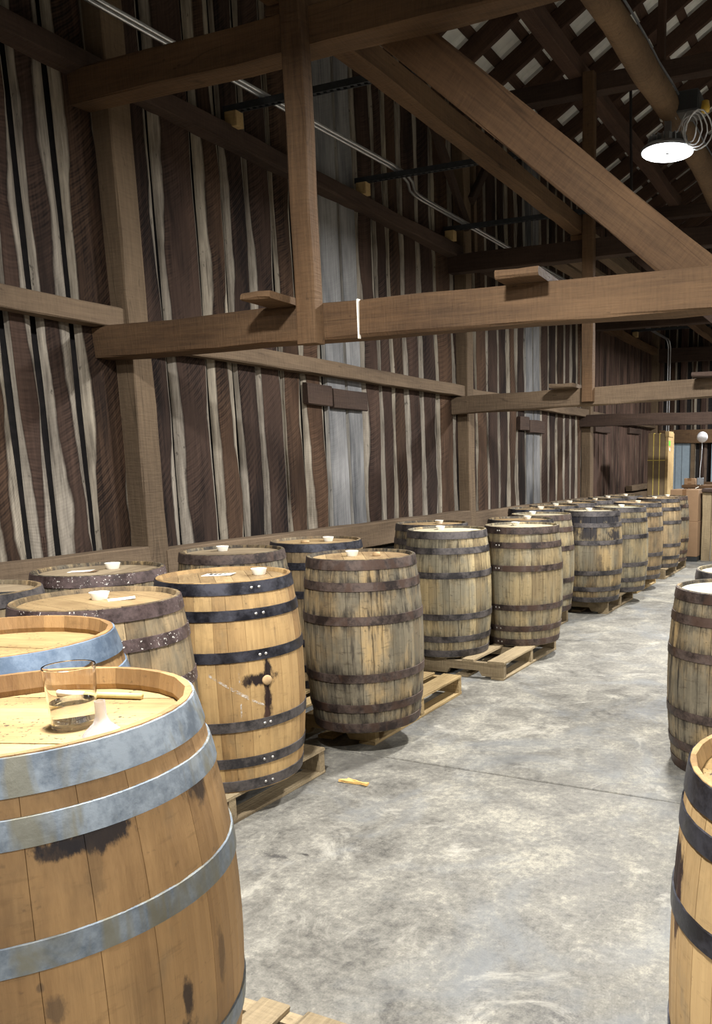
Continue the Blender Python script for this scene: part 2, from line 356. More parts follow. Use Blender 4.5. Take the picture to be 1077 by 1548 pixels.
# ------------------------------------------------------------------ mesh helpers
class MB:
    def __init__(s): s.v = []; s.f = []; s.m = []; s.r = []
    def quad_rings(s, rings, closed=True, mats=0, cap=True, rnd=0.):
        """rings: list of equal-length point lists; joined to a skin"""
        b0 = len(s.v); n = len(rings[0])
        for r in rings: s.v += [tuple(p) for p in r]
        for i in range(len(rings) - 1):
            for j in range(n if closed else n - 1):
                a = b0 + i * n + j; c = b0 + i * n + (j + 1) % n
                s.f.append((a, c, c + n, a + n)); s.m.append(mats[j] if isinstance(mats, (list, tuple)) else mats); s.r.append(rnd)
        if cap and closed:
            k = mats[0] if isinstance(mats, (list, tuple)) else mats
            s.f.append(tuple(b0 + j for j in range(n))[::-1]); s.m.append(k); s.r.append(rnd)
            e = b0 + (len(rings) - 1) * n
            s.f.append(tuple(e + j for j in range(n))); s.m.append(k); s.r.append(rnd)
    def box(s, x0, x1, y0, y1, z0, z1, mi=0, ch=0.):
        if ch:
            rings = []
            for x, c in ((x0, ch), (x0 + ch, 0), (x1 - ch, 0), (x1, ch)):
                rings.append([(x, y, z) for y, z in ((y0 + c, z0 + ch), (y0 + ch, z0 + c), (y1 - ch, z0 + c), (y1 - c, z0 + ch),
                                                      (y1 - c, z1 - ch), (y1 - ch, z1 - c), (y0 + ch, z1 - c), (y0 + c, z1 - ch))])
            s.quad_rings(rings, mats=mi); return
        s.quad_rings([[(x, y0, z0), (x, y1, z0), (x, y1, z1), (x, y0, z1)] for x in (x0, x1)], mats=mi)
    def tube(s, pts, r, n=8, mi=0):
        pts = [Vector(p) for p in pts]; rings = []
        for i, p in enumerate(pts):
            t = (pts[min(i + 1, len(pts) - 1)] - pts[max(i - 1, 0)]).normalized()
            a = t.cross(Vector((0, 0, 1)))
            if a.length < .05: a = t.cross(Vector((0, 1, 0)))
            a.normalize(); b_ = t.cross(a)
            rr = r[i] if isinstance(r, (list, tuple)) else r
            rings.append([p + (a * cos(2 * pi * k / n) + b_ * sin(2 * pi * k / n)) * rr for k in range(n)])
        s.quad_rings(rings, mats=mi)
    def lathe(s, prof, n=32, mi=0, c=(0, 0, 0), cap=True):
        s.quad_rings([[(c[0] + r * cos(2 * pi * k / n), c[1] + r * sin(2 * pi * k / n), c[2] + z) for k in range(n)] for r, z in prof], mats=mi, cap=cap)
    def build(s, name, mats, parent=None, smooth=False, loc=None):
        me = bpy.data.meshes.new(name)
        me.from_pydata(s.v, [], s.f)
        for mm in (mats if isinstance(mats, (list, tuple)) else [mats]): me.materials.append(mm)
        me.polygons.foreach_set('material_index', s.m)
        if any(s.r):
            at = me.attributes.new('rnd', 'FLOAT', 'FACE'); at.data.foreach_set('value', s.r)
        if smooth:
            me.polygons.foreach_set('use_smooth', [True] * len(me.polygons))
        import bmesh
        bm = bmesh.new(); bm.from_mesh(me); bmesh.ops.recalc_face_normals(bm, faces=bm.faces); bm.to_mesh(me); bm.free()
        me.update()
        return link(name, me, parent, loc)
def link(name, me, parent=None, loc=None):
    o = bpy.data.objects.new(name, me); COL.objects.link(o)
    if parent: o.parent = parent
    if loc: o.location = loc
    return o
def sharp(o, ang=35):
    o.data.set_sharp_from_angle(angle=math.radians(ang)); return o
def tag(o, label, cat=None, group=None, kind=None):
    o['label'] = label
    if cat: o['category'] = cat
    if group: o['group'] = group
    if kind: o['kind'] = kind
    return o
def empty(name, loc, rz=0):
    o = bpy.data.objects.new(name, None); COL.objects.link(o); o.location = loc; o.rotation_euler = (0, 0, rz)
    o.empty_display_size = .1
    return o

def beam(name, p0, p1, w, h, mt, parent=None, jit=.004, ch=.008, seg=None, side=None, seed=None):
    """squared timber along p0-p1 (centre line); w across, h up; grain along local X"""
    p0 = Vector(p0); p1 = Vector(p1); d = p1 - p0; L = d.length; t = d.normalized()
    if side is None:
        a = Vector((0, 0, 1)).cross(t)
        if a.length < .05: a = Vector((0, 1, 0))
    else: a = Vector(side)
    a = (a - t * a.dot(t)).normalized(); b_ = t.cross(a)
    rg = random.Random(seed if seed is not None else int(abs(p0.x * 7919 + p0.y * 104.7 + p0.z * 1301) * 1000) + len(name))
    n = seg or max(2, min(18, int(L / .3)))
    rings = []
    for i in range(n + 1):
        x = L * i / n
        j = lambda: rg.uniform(-jit, jit)
        hw, hh = w / 2, h / 2; oy, oz = j() * .7, j() * .7
        pts = ((-hw + ch, -hh), (hw - ch, -hh), (hw, -hh + ch), (hw, hh - ch), (hw - ch, hh), (-hw + ch, hh), (-hw, hh - ch), (-hw, -hh + ch))
        rings.append([(x, oy + y + j(), oz + z + j()) for y, z in pts])
    mb = MB(); mb.quad_rings(rings)
    o = mb.build(name, mt, None)
    mw = Matrix((t, a, b_)).transposed().to_4x4(); mw.translation = p0
    o.matrix_world = mw
    if parent:
        o.parent = parent
    return o
def struct(o, label=None, cat=None):
    o['kind'] = 'structure'
    if label: o['label'] = label
    if cat: o['category'] = cat
    return o

# ------------------------------------------------------------------ floor
fl = MB(); fl.box(-4.4, 6.2, -5, 16.9, -.12, -.012)
floor = struct(fl.build('floor', M['joint']), 'worn grey concrete slab floor with a straight joint', 'floor')
ys = [-5, 3.33, 7.9, 12.4, 16.9]; xs = [-4.4, .55, 6.2]
for i in range(4):
    for j in range(2):
        s = MB(); g = .005
        s.box(xs[j] + (g if j else 0), xs[j + 1] - (0 if j else g), ys[i] + g, ys[i + 1] - g, -.03, 0, ch=.004)
        s.build('slab', M['concrete'], floor)

# ------------------------------------------------------------------ left wall
XB = -4.165; WT = 5.45
wl = MB(); wl.box(-4.26, -4.215, -5, 16.6, .72, WT)
wall_left = struct(wl.build('wall_left', M['backing']), 'barn wall of dark vertical waney-edged boards', 'wall')
fd = MB(); fd.box(-4.4, -4.14, -5, 16.6, 0, .74); fd.build('foundation', M['foundation'], wall_left)
def smooth_noise(rg, n, amp):
    k = [rg.uniform(-1, 1) for _ in range(n // 3 + 4)]; out = []
    for i in range(n):
        t = i / 3; a = int(t); f = t - a; f = f * f * (3 - 2 * f)
        out.append((k[a] * (1 - f) + k[a + 1] * f + rg.uniform(-.25, .25)) * amp)
    return out
def waney_board(y0, y1, z0, z1, parent, mats, seed, axis='Y', wmin=.018, wmax=.06, thick=.034, pos=XB, seg=None, flat=False):
    rg = random.Random(seed); L = z1 - z0; n = seg or max(6, int(L / .17)); w = y1 - y0
    e0, e1 = smooth_noise(rg, n + 1, .006), smooth_noise(rg, n + 1, .006)
    b0 = rg.uniform(wmin, wmax); b1 = rg.uniform(wmin, wmax)
    b0 = min(b0, w * .36); b1 = min(b1, w * .36)
    w0, w1 = smooth_noise(rg, n + 1, b0 * .75), smooth_noise(rg, n + 1, b1 * .75)
    rings = []; t0 = rg.uniform(.9, 1.1) * thick
    for i in range(n + 1):
        z = z0 + L * i / n
        a = .004 + e0[i]; d = w - .004 + e1[i]; u = max(.008, b0 + w0[i]); v_ = max(.008, b1 + w1[i])
        p = [(0, a), (.3 * t0, a + .006), (.78 * t0, a + u * .5), (t0, a + u), (t0, d - v_), (.78 * t0, d - v_ * .5), (.3 * t0, d - .006), (0, d)]
        rings.append([(x, y, z) for x, y in p])
    mb = MB(); mb.quad_rings(rings)
    if axis == 'X':   # board on the end wall: local (x out of wall, y along) -> world
        o = mb.build('board', mats, parent, smooth=True); o.location = (y0, pos, 0); o.rotation_euler = (0, 0, -pi / 2)
    else:
        o = mb.build('board', mats, parent, smooth=True); o.location = (pos, y0, 0)
    sharp(o, 40)
    at = o.data.attributes.new('edge', 'FLOAT', 'POINT'); at.data.foreach_set('value', [1., 1., .8, 0., 0., .8, 1., 1.] * (n + 1))
    return o
AB = [3.63, 3.987, 4.326, 4.569, 4.794, 5.062, 5.295, 5.581, 5.871, 6.112, 6.402, 6.602, 6.831, 7.13, 7.46, 7.799]
bay0 = [.55, .78, 1.05, 1.3, 1.52, 1.8, 2.06, 2.3, 2.46, 2.68, 2.933, 3.108, 3.334, 3.63]
BC = [7.799, 8.02, 8.33, 8.628, 8.934, 9.216, 9.482, 9.763, 10.02, 10.27, 10.567, 10.878, 11.177, 11.462, 11.729, 12.0]
CD = [12.0]
rg = random.Random(3)
while CD[-1] < 16.2: CD.append(CD[-1] + rg.uniform(.16, .26))
CD[-1] = 16.4
edges = bay0 + AB[1:] + BC[1:] + CD[1:]
for k in range(len(edges) - 1):
    a, c = edges[k], edges[k + 1]
    g = .012 if 2.4 < a < 3.4 else .006
    if a > 12: mm = M['face_r']; wm = (.006, .02)
    elif abs(a - 5.581) < .01 or abs(a - 5.871) < .01 or abs(a - 9.763) < .01 or abs(a - 10.02) < .01: mm = M['face_g']; wm = (.008, .024)
    elif abs(a - 5.295) < .01: mm = M['face_b']; wm = (.05, .09)
    else: mm = M['face_b'] if k % 3 == 0 else M['face']; wm = (.03, .085) if a < 4.5 else (.024, .07)
    waney_board(a + g, c - g, .76, WT - .05, wall_left, mm, 100 + k, wmin=wm[0], wmax=wm[1])

# sill, girts and corner timbers against the left wall
BENTS = [-.70, 3.58, 7.87, 12.0, 16.22]
PW = .15
for i in range(4):
    a, c = BENTS[i] + PW, BENTS[i + 1]
    zt = 1.0 if i < 1 else .97 - .025 * (i - 1)
    nm = ['behind the first post', 'between the first and second posts', 'between the second and third posts', 'between the third post and the end wall'][i]
    struct(beam('sill_beam', (-4.065, a - .02, zt - .105), (-4.065, c + .02, zt - .105), .13, .21, M['girt']), 'dusty low sill beam under the wall boards, ' + nm, 'beam')
    zg = (2.32, 2.235, 2.22, 2.2)[i]
    struct(beam('wall_girt', (-4.075, a - .02, zg), (-4.075, c + .02, zg - (.0 if i else .0)), .1, .115, M['girt']), 'middle horizontal girt on the board wall, ' + nm, 'beam')
    struct(beam('wall_girt', (-4.075, a - .02, 3.625), (-4.075, c + .02, 3.625), .12, .115, M['frame_d'] if i < 3 else M['frame'], jit=.009), 'upper rough-edged girt on the board wall, ' + nm, 'beam')
struct(beam('sill_beam', (-4.05, 14.4, 1.0), (-4.05, 16.2, 1.02), .12, .1, M['girt']), 'short pale timber laid on the far sill beam', 'beam')
struct(beam('wall_plate', (-4.08, -4.5, 5.28), (-4.08, 16.4, 5.28), .15, .15, M['frame_d']), 'long plate beam along the top of the board wall', 'beam')

# hatch cleats: short dark boards nailed across the grey boards
def cleat(y0, y1, z0, z1, lab, tilt=0):
    o = beam('hatch_cleat', (-4.105, y0, (z0 + z1) / 2), (-4.105, y1, (z0 + z1) / 2 + tilt), .05, z1 - z0, M['frame_d'], jit=.003)
    tag(o, lab, 'cleat')
cleat(5.28, 5.60, 1.945, 2.11, 'dark end-grain cleat block on the wall hatch under the middle girt')
cleat(5.615, 6.10, 1.935, 2.09, 'dark nailed cleat board across the blue-grey wall boards')
cleat(9.47, 9.77, 1.89, 2.06, 'short dark cleat beside the second wall hatch', 0)
cleat(9.775, 10.30, 1.865, 2.03, 'dark cleat board across the second pale wall hatch')
cleat(12.5, 13.3, 1.96, 2.06, 'small weathered cleat beyond the third post')
cleat(14.5, 15.3, 2.0, 2.1, 'small weathered cleat on the far red-brown boards')

# ------------------------------------------------------------------ end wall, right wall, front wall
we = MB(); we.box(-4.26, 6.2, 16.56, 16.62, 0, 8.4)
wall_back = struct(we.build('wall_back', M['backing']), 'dark end wall of spaced vertical boards', 'wall')
x = -4.1; k = 0; rg = random.Random(11)
while x < 3.:
    wd = rg.uniform(.11, .2)
    waney_board(x, x + wd, .1, 5.6 + max(0, (x + 4) * .6) if x < 1 else 7.5, wall_back, M['face_b'] if k % 2 else M['face_r'], 900 + k, axis='X', pos=16.55, wmin=.02, wmax=.05, seg=14)
    x += wd + rg.uniform(.03, .1); k += 1
wr = MB(); wr.box(6.1, 6.2, -5, 16.6, 0, WT)
struct(wr.build('wall_right', M['face']), 'plank wall on the far side of the barn', 'wall')
wf = MB(); wf.box(-4.3, 6.2, -5.1, -5, 0, 8.4)
struct(wf.build('wall_front', M['face']), 'plank wall behind the viewer', 'wall')

# ------------------------------------------------------------------ timber frame bents
ORD = ['unseen', 'first', 'second', 'third', 'end-wall']
for i, Y in enumerate(BENTS):
    o = ORD[i] + ' bent'
    top = 5.2
    mpost = M['post']
    struct(beam('post', (-4.075, Y + PW / 2, 0), (-4.075, Y + PW / 2, top), .15, PW, mpost, side=(0, 1, 0), jit=.004), 'square grey-brown wall post of the ' + o, 'post')
    if i == 4: continue
    yt = Y - .07
    z0, z1 = {1: (2.175, 2.185), 2: (2.08, 2.20)}.get(i, (2.11, 2.08))
    ft = M['frame'] if i == 1 else M['frame_d'] if i != 2 else M['girt']
    struct(beam('tie_beam', (-4.13, yt, z0), (-.2 if i != 3 else .2, yt, z1 if i != 2 else 2.20), .135, .172, ft, jit=.005), 'low tie beam across the aisle on the ' + o, 'beam')
    struct(beam('tie_beam', (-4.13, yt, 3.495), (6.08, yt, 3.5), .135, .172, M['frame'] if i == 1 else M['frame_d'], jit=.006), 'upper tie beam of the ' + o, 'beam')
    struct(beam('collar_beam', (-4.05, yt, 4.925), (6.08, yt, 4.9), .13, .15, M['frame_d'], jit=.005), 'high collar beam of the ' + o + ' under the roof', 'beam')
    if i in (1, 2):
        struct(beam('hanger_post', (-2.595, yt - .1, 2.07), (-2.6, yt - .1, 5.0), .115, .075, M['frame'], side=(1, 0, 0), jit=.004), 'slim hanger post nailed to the tie beams of the ' + o, 'post')
    if i in (1, 2, 3):
        struct(beam('diagonal_brace', (-2.23, yt + .095, 3.53), (-.62, yt + .095, 2.18), .06, .185, M['frame'] if i == 1 else M['frame_d'], side=(0, 1, 0), jit=.004), 'wide diagonal brace plank between tie beams of the ' + o, 'brace')
# ties continue right of the brace to an inner post row
for i, Y in enumerate(BENTS[:4]):
    if i == 3: continue
    yt = Y - .07
    struct(beam('tie_beam', (-.2, yt, 2.187 if i != 2 else 2.20), (6.08, yt, 2.2), .135, .172, M['frame_d'] if i != 1 else M['frame'], jit=.005), 'continuing low tie beam right of the brace on the ' + ORD[i] + ' bent', 'beam')
# knee braces on the second post, in the wall plane
struct(beam('knee_brace', (-3.975, 6.75, 5.1), (-3.975, 7.9, 3.86), .06, .1, M['frame_d']), 'long knee brace rising back from the second wall post', 'brace')
struct(beam('knee_brace', (-3.975, 7.98, 4.15), (-3.975, 8.75, 5.02), .06, .08, M['frame_d']), 'short knee brace beyond the second wall post', 'brace')
struct(beam('stud', (-4.03, 8.15, 3.67), (-4.03, 8.15, 5.22), .05, .06, M['girt'], side=(1, 0, 0)), 'thin upright stud standing beside the second wall post', 'post')
struct(beam('strut_post', (-1.955, 7.8, 4.98), (-1.955, 7.8, 6.54), .07, .07, M['roofw'], side=(1, 0, 0)), 'upright roof strut standing on the second collar beam', 'post')
rod = MB(); rod.tube([(-2.257, 7.872, 4.97), (-2.25, 7.878, 4.5), (-2.217, 7.872, 3.42)], .014, 6)
tag(rod.build('iron_hanger_rod', M['iron']), 'thin dark iron rod hanging beside the second bent', 'rod')

# purlins running down the barn
struct(beam('purlin', (-2.722, 3.2, 3.70), (-2.722, 7.84, 3.70), .125, .145, M['frame'], jit=.006), 'long purlin on the upper ties between first and second bents', 'beam')
struct(beam('purlin', (-2.722, 7.86, 3.65), (-2.722, 11.96, 3.65), .125, .145, M['girt'], jit=.006), 'pale purlin continuing beyond the second bent', 'beam')
struct(beam('purlin', (-2.722, 11.98, 3.65), (-2.722, 16.23, 3.65), .125, .145, M['frame'], jit=.006), 'pale purlin near the end wall', 'beam')
struct(beam('purlin', (-2.75, -.9, 5.07), (-2.75, 12.0, 5.07), .14, .14, M['roofw'], jit=.008), 'squared roof purlin lying on the collar beams', 'beam')
for q, yb in enumerate((3.51, 7.79)):
    struct(beam('bearing_block', (-2.79, yb, 3.604), (-2.65, yb, 3.604), .12, .052, M['frame']), 'wood block under the purlin on the upper tie of the ' + ORD[q + 1] + ' bent', 'block')
lg = MB(); rg = random.Random(5); pts = []; rad = []
y = -4.4
while y < 16.3:
    pts.append((LOG_X + .035 * sin(y * 1.15 + 1.2) + rg.uniform(-.008, .008), y, 3.662 + .012 * sin(y * .8))); rad.append(.078 + rg.uniform(-.006, .006)); y += .3
lg.tube(pts, rad, 14)
log = struct(sharp(lg.build('log_purlin', M['log'], smooth=True), 60), 'round crooked log purlin carrying the lamps', 'beam')

# stub boards lying on the tie beams
def stub(cx, cy, z, lx, ly, rz, lab, mt='frame'):
    o = beam('stub_board', (cx - lx / 2 * cos(rz), cy - lx / 2 * sin(rz), z), (cx + lx / 2 * cos(rz), cy + lx / 2 * sin(rz), z), ly, .035, M[mt], jit=.003)
    tag(o, lab, 'board')
stub(-2.775, 3.40, 2.282, .17, .36, .05, 'short brown stub board on the first low tie left of the hanger')
stub(-1.45, 3.48, 2.281, .2, .34, .05, 'short brown stub board on the first low tie near the brace')
stub(-2.82, 7.7, 2.221, .24, .34, 0, 'short stub board on the second low tie beside the hanger', 'girt')
stub(-1.4, 7.7, 2.264, .3, .34, 0, 'dark stub board on the second low tie over the aisle', 'frame_d')
tw = MB(); tw.box(-2.336, -2.328, 3.432, 3.446, 2.085, 2.268); tw.box(-2.336, -2.328, 3.446, 3.585, 2.256, 2.268)
tag(tw.build('twine', M['white']), 'white twine looped over the first low tie beam', 'twine')
# loose planks stored on the ties beyond the second bent
for q, (x0, z, l) in enumerate(((-3.25, 3.6, 2.6), (-3.05, 3.6, 2.9), (-3.18, 3.65, 2.4))):
    tag(beam('stored_plank', (x0, 7.9 + q * .1, z), (x0 + .06, 7.9 + l + 1.9, z + .02 * q), .16, .04, M['girt']), ['old plank stored flat on the upper ties nearest the wall', 'old plank stored flat on the upper ties beside the purlin', 'old plank lying on top of the two stored planks'][q], 'plank')
# timbers on the end wall
struct(beam('tie_beam', (-4.1, 16.3, 3.55), (4, 16.3, 3.52), .14, .26, M['frame_d']), 'deep dark beam across the end wall', 'beam')
struct(beam('tie_beam', (-4.1, 16.42, 1.98), (4, 16.42, 1.97), .12, .26, M['frame']), 'brown header beam across the end wall above the door', 'beam')
struct(beam('tie_beam', (-3.27, 16.44, 1.0), (4, 16.44, 1.0), .12, .16, M['frame']), 'low brown rail on the end wall right of the door', 'beam')

# ------------------------------------------------------------------ roof
SL = .6; RA = math.atan(SL)
def rz_(x): return 5.3 + SL * (x + 4) if x < 1 else 5.3 + SL * 5 - SL * (x - 1)
UP = .21 / cos(RA)
# corrugated sheets
def sheet(xa, xb):
    prof = []; y = -5.0
    while y < 16.7:
        prof += [(y, 0), (y + .19, 0), (y + .215, .036), (y + .25, .036), (y + .28, 0)]; y += .305
    mb = MB()
    off = UP + .022
    rings = [[(xx, yy + .065, rz_(xx) + off + hh) for yy, hh in prof] for xx in (xa, xb)]
    mb.quad_rings(rings, closed=False)
    return mb
cmb = sheet(-4.55, 1.0)
ceiling = struct(cmb.build('ceiling', M['roofmetal']), 'galvanised ribbed metal roof over dark rafters', 'roof')
sheet(1.0, 6.6).build('roof_sheet', M['roofmetal'], ceiling)
lit = math.hypot(5.45, 5.45 * SL)
y = 7.27 - .61 * 19; n = 0
rm = None
while y < 16.5:
    if rm is None:
        r = beam('rafter', (0, 0, 0), (lit, 0, 0), .05, .2, M['roofw'], jit=.003, side=(0, 1, 0)); rm = r.data
    else:
        r = link('rafter', rm)
    ax = Vector((cos(RA), 0, sin(RA))); mw = Matrix((ax, Vector((0, 1, 0)), ax.cross(Vector((0, 1, 0))))).transposed().to_4x4()
    nrm = Vector((-sin(RA), 0, cos(RA)))
    mw.translation = Vector((-4.45, y, rz_(-4.45))) + nrm * .1
    r.parent = ceiling; r.matrix_world = mw
    y += .61
x = -4.5; first = None
while x < 1:
    if first is None:
        r = beam('sheathing_board', (0, 0, 0), (0, 21.3, 0), .105, .022, M['roofw'], jit=.002, seg=20); first = r.data
    else: r = link('sheathing_board', first)
    t = Vector((0, 1, 0)); a = Vector((cos(RA), 0, sin(RA))); nn = t.cross(-a)
    mw = Matrix((t, -a, t.cross(-a))).transposed().to_4x4()
    mw.translation = Vector((x, -4.8, rz_(x) + UP + .008)); r.parent = ceiling; r.matrix_world = mw
    x += .31

# ------------------------------------------------------------------ conduit and strut channels
def strut(y, x1, lab):
    root = empty('strut_channel', (-4.1, y, 3.775))
    mb = MB(); L = x1 + 4.1
    # C channel: web up, open lips down, drawn as a folded section
    sec = [(-.0205, 0), (-.0205, .041), (.0205, .041), (.0205, 0), (.0125, 0), (.0125, .006), (.0175, .006), (.0175, .038), (-.0175, .038), (-.0175, .006), (-.0125, .006), (-.0125, 0)]
    mb.quad_rings([[(x, yy, zz) for yy, zz in sec] for x in (0, L)])
    mb.build('channel', M['steel'], root)
    # slot tabs along the open side
    tb = MB(); n = int(L / .025); ysl = (-.0175, -.012, .012, .0175)
    tb.v = [(L * i / n, yy, .003) for i in range(n + 1) for yy in ysl]
    for i in range(n):
        for j in range(3):
            if j != 1 or i % 2 == 0:
                q = i * 4 + j; tb.f.append((q, q + 1, q + 5, q + 4)); tb.m.append(0); tb.r.append(0.)
    tb.build('slot_web', M['steel'], root)
    bl = MB(); bl.box(.02, .12, -.035, .035, -.095, 0, ch=.004); b_ = bl.build('spacer_block', M['newwood'], root)
    tag(root, lab, 'channel')
    return root
for q, (y, x1) in enumerate(((4.6, -2.55), (6.09, -2.55), (7.62, -2.55), (9.35, -2.5), (11.0, -2.5), (14.6, -2.0))):
    strut(y, x1, 'dark slotted steel channel carrying the conduits, ' + ['nearest the first post', 'where the conduits jog', 'in front of the second upper tie', 'just beyond the second bent', 'in front of the third bent', 'close to the end wall'][q])
def conduit(dx, lab):
    z = 3.831
    p = [(-3.90 + dx, -3.6, z), (-3.82 + dx, 3.4, z), (-3.76 + dx, 4.8, z), (-3.69 + dx, 5.95, z), (-3.69 + dx, 6.12, z), (-3.71 + dx, 6.24, z), (-3.75 + dx, 6.38, z), (-3.84 + dx, 6.56, z), (-3.87 + dx, 6.68, z), (-3.88 + dx, 6.82, z),
         (-3.87 + dx, 7.5, z), (-3.86 + dx, 9.3, z), (-3.8 + dx, 15.7, z), (-3.78 + dx, 16.0, z - .01), (-3.77 + dx, 16.08, z - .05), (-3.76 + dx, 16.12, z - .15), (-3.76 + dx, 16.12, .3)]
    mb = MB(); mb.tube(p, .013, 10)
    o = mb.build('conduit', M['emt'], None, smooth=True); sharp(o, 60)
    tag(o, lab, 'pipe', 'conduits along the board wall')
conduit(-.022, 'shiny metal conduit of the pair, on the side of the board wall')
conduit(.022, 'shiny metal conduit of the pair, on the side of the aisle')

# ------------------------------------------------------------------ high-bay lamps
def lamp(y, lab, x=LOG_X):
    root = empty('high_bay_lamp', (x + .02, y, 3.40))
    h = MB(); h.lathe([(.02, .0), (.165, .0), (.168, .012), (.15, .03), (.085, .04), (.085, .09), (.06, .1), (.02, .1)], 40); sharp(h.build('housing', M['alu'], root, smooth=True), 30)
    fins = MB()
    for k in range(20):
        a = 2 * pi * k / 20
        c, s_ = cos(a), sin(a)
        pts = [(.06, .045), (.13, .034), (.12, .085), (.06, .085)]
        fins.quad_rings([[(r * c - t * s_, r * s_ + t * c, z) for r, z in pts] for t in (-.003, .003)])
    fins.build('heat_sink_fins', M['alu'], root)
    ln = MB(); ln.lathe([(.012, -.004), (.158, -.004), (.16, .001), (.012, .001)], 40); ln.build('lens', M['lens'], root, smooth=False)
    cb = MB(); cb.lathe([(.001, -.009), (.011, -.008), (.013, .0)], 16); cb.build('sensor', M['alu'], root, smooth=True)
    br = MB(); br.box(-.02, .02, -.015, .015, .095, .23); br.box(-.05, .05, -.02, .02, .19, .21); br.build('bracket', M['alu'], root)
    dr = MB(); dr.box(.06, .2, -.06, .12, .2, .32, ch=.008); dr.build('driver_box', M['boxblack'], root)
    pl = MB(); pl.lathe([(.001, 0), (.025, 0), (.028, .02), (.022, .06), (.001, .06)], 14, c=(.235, -.02, .19)); pl.build('plug', M['yellow'], root, smooth=True)
    rg = random.Random(int(y * 10))
    for q in range(4):
        pts = []; cx, cy, cz = .15 + .02 * q, -.06 - .01 * q, .10
        for k in range(19):
            a = 2 * pi * k / 18
            pts.append((cx + (.045 + .012 * q) * sin(a) + rg.uniform(-.004, .004), cy + .02 * cos(a * 2 + q), cz - .03 * q * .4 + (.075 + .012 * q) * cos(a)))
        cb = MB(); cb.tube(pts, .0045, 6); cb.build('cable_loop', M['cable'], root, smooth=True)
    cb = MB(); cb.tube([(.05, 0, .09), (.08, -.03, .13), (.07, -.05, .08), (.1, -.05, .15), (.13, -.03, .22)], .0045, 6); cb.build('cable', M['cable'], root, smooth=True)
    tag(root, lab, 'lamp', 'high-bay lamps under the log')
    ld = bpy.data.lights.new('lamp_light', 'AREA'); ld.shape = 'DISK'; ld.size = .30; ld.energy = LAMP_W; ld.color = (1, .985, .955); ld.spread = pi
    lo = bpy.data.objects.new('lamp_light', ld); COL.objects.link(lo); lo.parent = root; lo.location = (0, 0, -.012)
for q, y in enumerate(LAMP_Y):
    lamp(y, ['round white high-bay lamp with coiled cables glowing below the log', 'round high-bay lamp over the front barrels', 'round unseen high-bay lamp added behind the viewer', 'round unseen high-bay lamp added beyond the second bent', 'round unseen high-bay lamp added near the end wall'][q])
# log over the other half, with unseen lamps added to brighten the barn
lg = MB(); lg.tube([(3.4 + .03 * sin(k * .9), -4.4 + k * .9, 3.66) for k in range(24)], .078, 12)
struct(lg.build('log_purlin', M['log'], smooth=True), 'round log purlin over the far side of the barn', 'beam')
for q, y in enumerate((-3.17, 1.11, 5.39, 9.67)):
    lamp(y, 'round unseen high-bay lamp added over the far side of the barn, ' + ['behind the viewer', 'level with the front barrels', 'opposite the aisle lamp', 'beyond the second bent'][q], 3.4)
wr_ = MB(); wr_.tube([(p[0] + .07, p[1], p[2] + .05) for p in pts[18:48]], .007, 6)
tag(wr_.build('lamp_cable', M['alu']), 'grey cable clipped along the log to the lamp', 'cable')

# ------------------------------------------------------------------ barrels
def prof_r(z, h, rh, rb): 
    t = 2 * z / h - 1
    return rb - (rb - rh) * abs(t) ** 2.15
HOOPS = [(.0, .058), (.125, .175), (.315, .365), (.645, .695), (.825, .875), (.94, 1.0)]   # fractions from the top
HOOPS_W = [(.0, .066), (.098, .148), (.30, .352), (.648, .70), (.852, .902), (.934, 1.0)]
def stave_mesh(mb, a0, a1, h, rh, rb, n, rnd, t=.026, gd=.003):
    e = .0016 * (gd / .003) / rb; rings = []
    for i in range(n + 1):
        z = h * i / n; r = prof_r(z, h, rh, rb)
        tt = t * (.42 if i in (0, n) else 1)
        pts = [(a0 + e * .2, r - gd), (a0 + e, r), ((a0 + a1) / 2, r + .0008), (a1 - e, r), (a1 - e * .2, r - gd), (a1 - e * .2, r - tt), (a0 + e * .2, r - tt)]
        rings.append([(rr * cos(a), rr * sin(a), z) for a, rr in pts])
        if i == 0 or i == n - 1:
            zz = h * .035 if i == 0 else h * (1 - .035)
            if i == 0:
                r = prof_r(zz, h, rh, rb)
                rings.append([(rr * cos(a), rr * sin(a), zz) for a, rr in [(a0 + e * .2, r - gd), (a0 + e, r), ((a0 + a1) / 2, r + .0008), (a1 - e, r), (a1 - e * .2, r - gd), (a1 - e * .2, r - t), (a0 + e * .2, r - t)]])
            else:
                r = prof_r(zz, h, rh, rb)
                rings.append([(rr * cos(a), rr * sin(a), zz) for a, rr in [(a0 + e * .2, r - gd), (a0 + e, r), ((a0 + a1) / 2, r + .0008), (a1 - e, r), (a1 - e * .2, r - gd), (a1 - e * .2, r - t), (a0 + e * .2, r - t)]])
    mb.quad_rings(rings, rnd=rnd)
NB = 0
